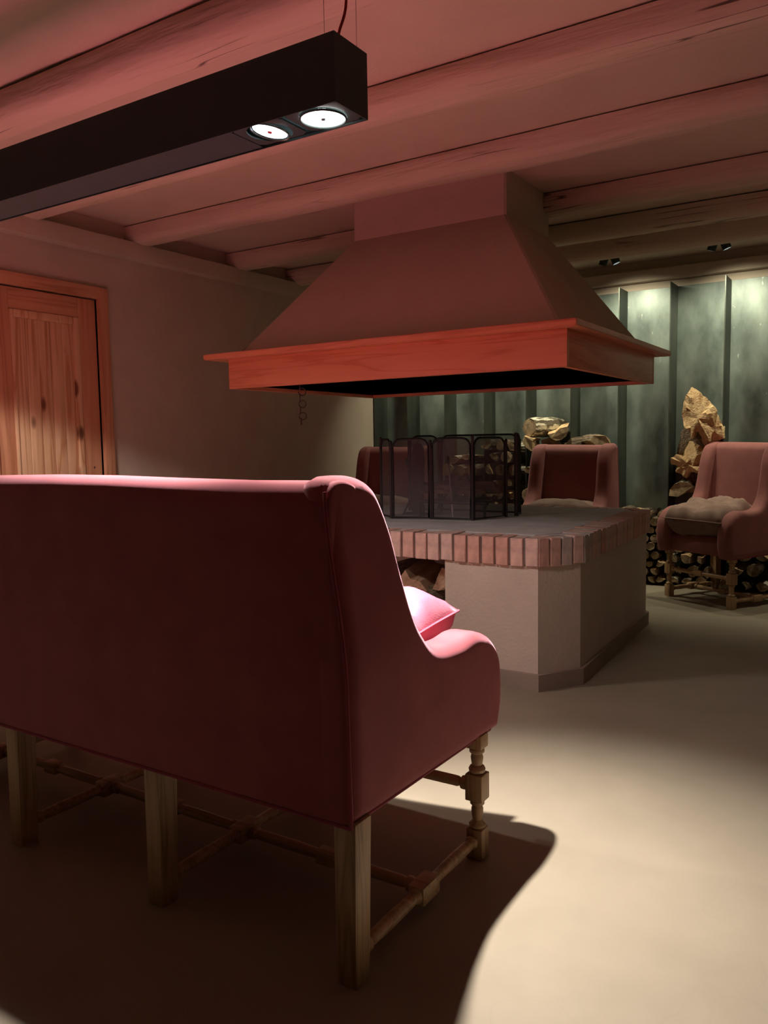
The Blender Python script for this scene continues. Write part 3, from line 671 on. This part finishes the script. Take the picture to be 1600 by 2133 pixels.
# ------------------------------------------------------------------ upholstered seats
PROF = [(.040, 1.080), (.105, 1.078), (.162, 1.061), (.198, 1.027), (.232, .954), (.251, .864), (.273, .772), (.306, .708), (.372, .652), (.49, .637), (.575, .643), (.636, .631), (.696, .600), (.743, .535), (.750, .422), (.722, .338)]
def seat_piece(name, label, cat, W, legs_x, velvet, ys=1., zs_=1., group=None, stretch_x=True):
    """local frame: back plane y=0, faces +y, x from -W/2 to W/2"""
    t = thing(name, label, cat, (0, 0, 0), 0, group)
    Zf = lambda z: .35+(z-.35)*zs_
    prof = [(y*ys, Zf(z)) for y, z in PROF]
    top = catmull(prof, 5)
    outline = [(0, Zf(.352)), (0, Zf(.55)), (0, Zf(.75)), (0, Zf(.9)), (0, Zf(1.0)), (.001, Zf(1.05)), (.008, Zf(1.07))]+top
    hw = W/2
    lean = lambda z: (.045 if W > 1 else .012)*sm((z-.65)/.42)
    for s in (1, -1):
        bm = bmesh.new(); puff(bm, outline, 0, .115, .036, 6)
        for z in [.38+.045*k for k in range(16)]: bmesh.ops.bisect_plane(bm, geom=bm.verts[:]+bm.edges[:]+bm.faces[:], plane_co=(0, 0, z), plane_no=(0, 0, 1))
        for y in [.09*k+.05 for k in range(7)]: bmesh.ops.bisect_plane(bm, geom=bm.verts[:]+bm.edges[:]+bm.faces[:], plane_co=(0, y, 0), plane_no=(0, 1, 0))
        for v in bm.verts:
            tt, y, z = v.co
            off = lean(z)*(1 if tt < .06 else .4)
            v.co = Vector((s*(hw-tt-off), y, z-.012*sm((tt-.02)/.1)*0))
        o = obj('side_panel', bm, velvet, t, 60)
        # piping: along back corner and along the foot of the panel
        bm = bmesh.new()
        pts = [(s*(hw-.006-lean(z)-.006*math.sin((z-.35)*3)), -.002, z) for z in [Zf(.352)+(Zf(1.05)-Zf(.352))*k/14 for k in range(15)]]
        pts += [(s*(hw-.05-lean(1.1)), .0, Zf(1.062)), (s*(hw-.06-lean(1.1)), .03, Zf(1.075)), (s*(hw-.07-lean(1.1)), .09, Zf(1.072)), (s*(hw-.08-lean(1.1)), .13, Zf(1.04))][:0]
        tube(bm, pts, .0042, 6); obj('piping', bm, M['piping'], o, True)
    # back
    bo = catmull([(0, Zf(.352)), (0, Zf(.7)), (-.001, Zf(.97)), (.0, Zf(1.03)), (.010, Zf(1.058)), (.030, Zf(1.072)), (.07, Zf(1.070)), (.105, Zf(1.05)), (.125, Zf(.99)), (.15, Zf(.7)), (.175, Zf(.42)), (.17, Zf(.352))], 4)
    bm = bmesh.new(); puff(bm, bo, -hw+.045, hw-.045, .008, 2, segs=10)
    for v in bm.verts:
        x, y, z = v.co; k = max(0, 1-abs(x)/(hw-.1)) if hw > .6 else 0
        v.co.z += (.004*math.sin(x*5) if z > 1 else 0)
    bk = obj('backrest', bm, velvet, t, 50)
    # seat body
    so = catmull([(.03, .354), (.03, .44), (.14, .47), (.45*ys, .48), (.64*ys, .475), (.685*ys, .45), (.69*ys, .40), (.68*ys, .348)], 4)
    bm = bmesh.new(); puff(bm, so, -hw+.06, hw-.06, .01, 2); obj('seat', bm, velvet, t, 50)
    bm = bmesh.new(); tube(bm, [(-hw+.01, .0, .352), (hw-.01, .0, .352)], .004, 6); tube(bm, [(hw-.022, .0, .352), (hw-.022, .36*ys, .347), (hw-.024, .70*ys, .341)], .006, 6); tube(bm, [(-hw+.022, .0, .352), (-hw+.022, .36*ys, .347), (-hw+.024, .70*ys, .341)], .006, 6); obj('bottom_piping', bm, M['piping'], t, True)
    # legs
    yb, yfv = .033, .628*ys
    def back_leg(x):
        bm = bmesh.new(); vs = box(bm, (x-.028, yb-.030, 0), (x+.028, yb+.030, .36), .003)
        for v in bm.verts:
            k = 1-.12*(1-v.co.z/.36); v.co.x = x+(v.co.x-x)*k; v.co.y = yb+(v.co.y-yb)*k+(-.008*(1-v.co.z/.36))
        return bm
    def front_leg(x):
        bm = bmesh.new()
        for z0, z1, h in ((0, .085, .0235), (.165, .240, .0255), (.312, .352, .0235)):
            vs = box(bm, (x-h, yfv-h, z0), (x+h, yfv+h, z1), .004)
        T = Matrix.Translation((x, yfv, 0))
        lathe(bm, [(.014, .083), (.022, .088), (.024, .096), (.017, .103), (.0135, .108), (.0165, .125), (.0165, .14), (.014, .147), (.020, .153), (.020, .16), (.013, .167)], 16, T)
        lathe(bm, [(.015, .238), (.022, .244), (.0235, .252), (.020, .259), (.0145, .263), (.0165, .275), (.0175, .285), (.015, .294), (.021, .300), (.021, .307), (.015, .314)], 16, T)
        return bm
    for x in legs_x:
        obj('back_leg', back_leg(x), M['oak'], t, 30); obj('front_leg', front_leg(x), M['oak'], t, 30)
        ym = (yb+yfv)/2; z = .055; bm = bmesh.new()
        L2 = (yfv-yb)/2
        for s in (-1, 1):
            Rm = Matrix.Translation((x, ym, z)) @ Matrix.Rotation(-s*PI/2, 4, 'X')
            lathe(bm, [(.010, .03), (.0185, .036), (.020, .044), (.0145, .054), (.0155, .09), (.0165, L2*.55), (.0150, L2-.065), (.012, L2-.052), (.018, L2-.046), (.018, L2-.036), (.012, L2-.024)], 14, Rm)
        box(bm, (x-.023, ym-.042, z-.023), (x+.023, ym+.042, z+.023), .006)
        obj('side_stretcher', bm, M['oak_x'], t, 30)
    for x0, x1 in zip(legs_x, legs_x[1:]):
        ym = (yb+yfv)/2
        for yy, zz, nm in ((ym, .055, 'middle_stretcher'), (yfv, .203, 'front_rail')):
            L = (x1-x0)/2; bm = bmesh.new()
            for s in (-1, 1):
                Rm = Matrix.Translation(((x0+x1)/2, yy, zz)) @ Matrix.Rotation(s*PI/2, 4, 'Y')
                lathe(bm, [(.012, 0), (.015, L*.3), (.0145, L-.06), (.011, L-.05), (.0185, L-.045), (.019, L-.036), (.012, L-.022)], 14, Rm)
            if nm == 'middle_stretcher' or W < 1: box(bm, ((x0+x1)/2-.03, yy-.019, zz-.019), ((x0+x1)/2+.03, yy+.019, zz+.019), .005)
            obj(nm, bm, M['oak_x'], t, 30)
    return t
SW = 2.40
sofa = seat_piece('sofa', 'long rose-pink velvet wing sofa seen from behind on oak legs', 'sofa', SW, [-1.172, -.59, .0, .585, 1.172], M['velvet'])
sofa.location = (-.92-SW/2, 1.302, 0)
def cushion_bm(w, d, h, seed=0, wr=.01, n=26, pinch=.06):
    bm = bmesh.new(); g = {}
    for side in (1, -1):
        for i in range(n+1):
            for j in range(n+1):
                u, v = -1+2*i/n, -1+2*j/n
                edge = (i in (0, n) or j in (0, n))
                if side == -1 and edge: g[(side, i, j)] = g[(1, i, j)]; continue
                f = ((1-u**4)*(1-v**4))**.42 if not edge else 0
                px = u*(1-pinch*(1-abs(u))*0-pinch*v*v*0+(-pinch*(1-v*v)*abs(u)**3)); py = v*(1-pinch*(1-u*u)*abs(v)**3)
                q = Vector((px*w/2*2.2+seed*3.1, py*d/2*6, side*2+seed))
                wz = noise.noise(q*1.6)*wr+(abs(noise.noise(q*3.2))-.3)*wr*.9
                g[(side, i, j)] = bm.verts.new((px*w/2, py*d/2, side*h/2*f+(wz*f)))
        for i in range(n):
            for j in range(n):
                bm.faces.new([g[(side, i, j)], g[(side, i+1, j)], g[(side, i+1, j+1)], g[(side, i, j+1)]])
    return bm
def cushion(label, m, w, d, h, loc, rot, seed, group=None, wr=.012):
    t = thing('cushion', label, 'cushion', loc, 0, group); t.rotation_euler = rot
    obj('cover', cushion_bm(w, d, h, seed, wr), m, t, 80)
    bm = bmesh.new(); pts = []; n = 26; pinch = .06
    ring = [(-1+2*k/n, -1) for k in range(n)]+[(1, -1+2*k/n) for k in range(n)]+[(1-2*k/n, 1) for k in range(n)]+[(-1, 1-2*k/n) for k in range(n)]
    for u, v in ring: pts.append((u*(1-pinch*(1-v*v)*abs(u)**3)*w/2, v*(1-pinch*(1-u*u)*abs(v)**3)*d/2, 0))
    tube(bm, pts, .0035, 5, True); obj('piping', bm, m, t, True)
    return t
# sofa seat cushions and throw pillow
for k in range(3):
    cushion(('flat rose seat cushion at the right end of the sofa', 'flat rose seat cushion in the middle of the sofa', 'flat rose seat cushion at the left end of the sofa')[k], M['rose_linen'], .70, .48, .09, (-.92-.48-.72*k, 1.302+.415, .515), (0, 0, 0), 40+k, 'sofa seat cushions', .006)
cushion('pale pink throw pillow with piped edge poking up over the sofa arm', M['pillow'], .46, .46, .17, (-1.25, 1.775, .615), (R(2), R(-10), R(6)), 3, None, .05)

# armchairs
def place(o, front_mid, ang):   # chair faces +y locally; ang = rotation about z
    o.rotation_euler = (0, 0, ang); o.location = front_mid
AW = .66
ch2 = seat_piece('armchair', 'rust-red velvet wing armchair behind the hearth, facing the sofa', 'armchair', AW, [-.275, .275], M['velvet_dull'], .78, 1.04, 'wing armchairs')
ch2.location = (-2.045, 5.92, 0); ch2.rotation_euler = (0, 0, PI+R(-4))
ch3 = dup(ch2); ch3['label'] = 'rose-red velvet wing armchair half hidden behind the fire screen at left'
ch3.location = (-3.575, 5.82, 0); ch3.rotation_euler = (0, 0, PI+R(4))
chr_ = dup(ch2); chr_['label'] = 'rose velvet wing armchair at the right edge, turned toward the fire'
a = PI-R(32)
chr_.rotation_euler = (0, 0, a)
fl = Vector((-.905, 5.665)); # its front leg nearest the camera sits at local (-.275, .557)
lx, ly = -.275, .628*.78
chr_.location = (fl.x-(lx*math.cos(a)-ly*math.sin(a)), fl.y-(lx*math.sin(a)+ly*math.cos(a)), 0)
cushion('grey-brown linen seat cushion on the armchair behind the hearth', M['linen'], .50, .50, .22, (-2.04, 5.60, .60), (R(4), 0, PI), 11, 'armchair cushions', .02)
cushion('dull pink seat cushion on the left armchair behind the screen', M['linen'], .50, .50, .22, (-3.56, 5.52, .60), (R(4), 0, PI), 12, 'armchair cushions', .02)
cc = chr_.location+Matrix.Rotation(a, 3, 'Z') @ Vector((0, .33, 0))
cushion('crumpled brown linen seat cushion on the right armchair', M['linen'], .50, .52, .24, (cc.x, cc.y, .578), (0, 0, a), 13, 'armchair cushions', .06)

# ------------------------------------------------------------------ pendant light bar
LX1, LX0, LY0, LY1, LZ0, LZ1 = -1.152, -3.30, 1.613, 1.753, 1.955, 2.115
bar = thing('pendant_light', 'long black rectangular pendant light bar hanging over the sofa', 'light', (LX1, 1.683, 0))
def lb(bm):
    for v in bm.verts: v.co -= Vector((LX1, 1.683, 0))
    return bm
bm = bmesh.new(); tk = .003
box(bm, (LX0, LY0, LZ0), (LX1, LY0+tk, LZ1)); box(bm, (LX0, LY1-tk, LZ0), (LX1, LY1, LZ1))
box(bm, (LX0, LY0+tk, LZ1-tk), (LX1, LY1-tk, LZ1)); box(bm, (LX1-tk, LY0+tk, LZ0), (LX1, LY1-tk, LZ1-tk)); box(bm, (LX0, LY0+tk, LZ0), (LX0+tk, LY1-tk, LZ1-tk))
obj('housing', lb(bm), M['black'], bar)
yc = (LY0+LY1)/2
LAMPX = [-1.240, -1.414, -3.03, -3.20]
bm = bmesh.new(); box(bm, (LAMPX[2]+.082, LY0+tk, LZ0+.004), (LAMPX[1]-.082, LY1-tk, LZ0+.008)); obj('bottom_plate', lb(bm), M['black'], bar)
for k, lx_ in enumerate(LAMPX):
    bm = bmesh.new()       # square gimbal frame around the lamp
    h = .0625; 
    N = 28
    sq = [];ci = []
    for j in range(N):
        an = 2*PI*j/N; c, s = math.cos(an), math.sin(an); mx_ = max(abs(c), abs(s))
        sq.append(bm.verts.new((lx_+c/mx_*h*1.28, yc+s/mx_*h, LZ0+.005))); ci.append(bm.verts.new((lx_+c*.0605, yc+s*.0605, LZ0+.005)))
    for j in range(N): bm.faces.new([sq[j], sq[(j+1) % N], ci[(j+1) % N], ci[j]])
    g = bmesh.ops.extrude_face_region(bm, geom=bm.faces[:])
    for e in g['geom']:
        if isinstance(e, bmesh.types.BMVert): e.co.z += .004
    gim = obj('gimbal_frame', lb(bm), M['black'], bar)
    tilt = (0, .16, 0, 0)[k]
    Rm = Matrix.Translation((lx_-LX1, yc-1.683, LZ0+(.0 if not tilt else .006))) @ Matrix.Rotation(tilt, 4, 'Y') @ Matrix.Rotation(-tilt*.6, 4, 'X')
    bm = bmesh.new(); pts = [Rm @ Vector((math.cos(q)*(.0575 if k != 1 else .052), math.sin(q)*(.0575 if k != 1 else .052), 0)) for q in [2*PI*j/32 for j in range(32)]]; tube(bm, pts, .0028, 6, True); obj('bezel', bm, M['chrome' if k else 'black'], gim, True)
    bm = bmesh.new(); lathe(bm, [(.055, .004), (.055, .002), (.05, .0)][::-1], 32, Rm @ Matrix.Scale(.84 if k == 1 else 1, 4)); obj('lamp', bm, M['lamp' if k != 1 else 'lamp_blue'], bar)
    if k < 2:
        bm = bmesh.new(); lathe(bm, [(.001, -.004), (.005, -.003), (.0065, 0), (.006, .001)], 12, Rm); obj('lamp_cap', bm, M['lamp_dot'] if k else M['chrome'], bar, True)
bm = bmesh.new(); tube(bm, catmull([(-1.185, 1.683, LZ1), (-1.187, 1.683, LZ1+.03), (-1.163, 1.683, 2.215), (-1.175, 1.683, 2.38), (-1.165, 1.683, ZC)], 6), .0035, 8); obj('cord', lb(bm), M['red'], bar, True)
for x, y in ((-1.203, 1.645), (-1.160, 1.72), (-3.25, 1.645), (-3.25, 1.72)):
    bm = bmesh.new(); tube(bm, [(x, y, LZ1-.002), (x, y, ZC)], .0009, 5); obj('suspension_wire', lb(bm), M['chrome'], bar)
for k, lx_ in enumerate(LAMPX):
    tgt = [(-.85, 1.85, 0), (-1.72, 1.52, .8), (-2.7, 1.68, .5), (-3.1, 1.68, .5)][k]
    pw = (1, .8, .7, .6)[k]
    dx = (0, -.01, 0, 0)[k]
    spot_lamp('pendant_core', (lx_+dx, yc+.010, LZ0-.012), tgt, CORE_W*pw, WARM, 64, 1, .022)
    spot_lamp('pendant_spill', (lx_+dx, yc+.010, LZ0-.010), (lx_, yc+.01, 0), SPILL_W*(.62, .35, 1.6, 1.2)[k], WARM, (134, 134, 141.5, 141.5)[k], .16, .022)

# added copy of the bar, out of view, to brighten the right side warmly
fill_bar = dup(bar); fill_bar['label'] = 'added copy of the black pendant light bar, out of view at right, for fill light'
fill_bar.location = (3.4, 4.4, 0)
for k, lx_ in enumerate((3.3, 3.1, 1.5)):
    spot_lamp('pendant_core', (lx_, 4.41, LZ0-.012), (lx_-.2, 4.4, 0), FILL_W, (1, .84, .62), 80, 1, .022)  # added warm fill lamps, unseen, for the ceiling on the right
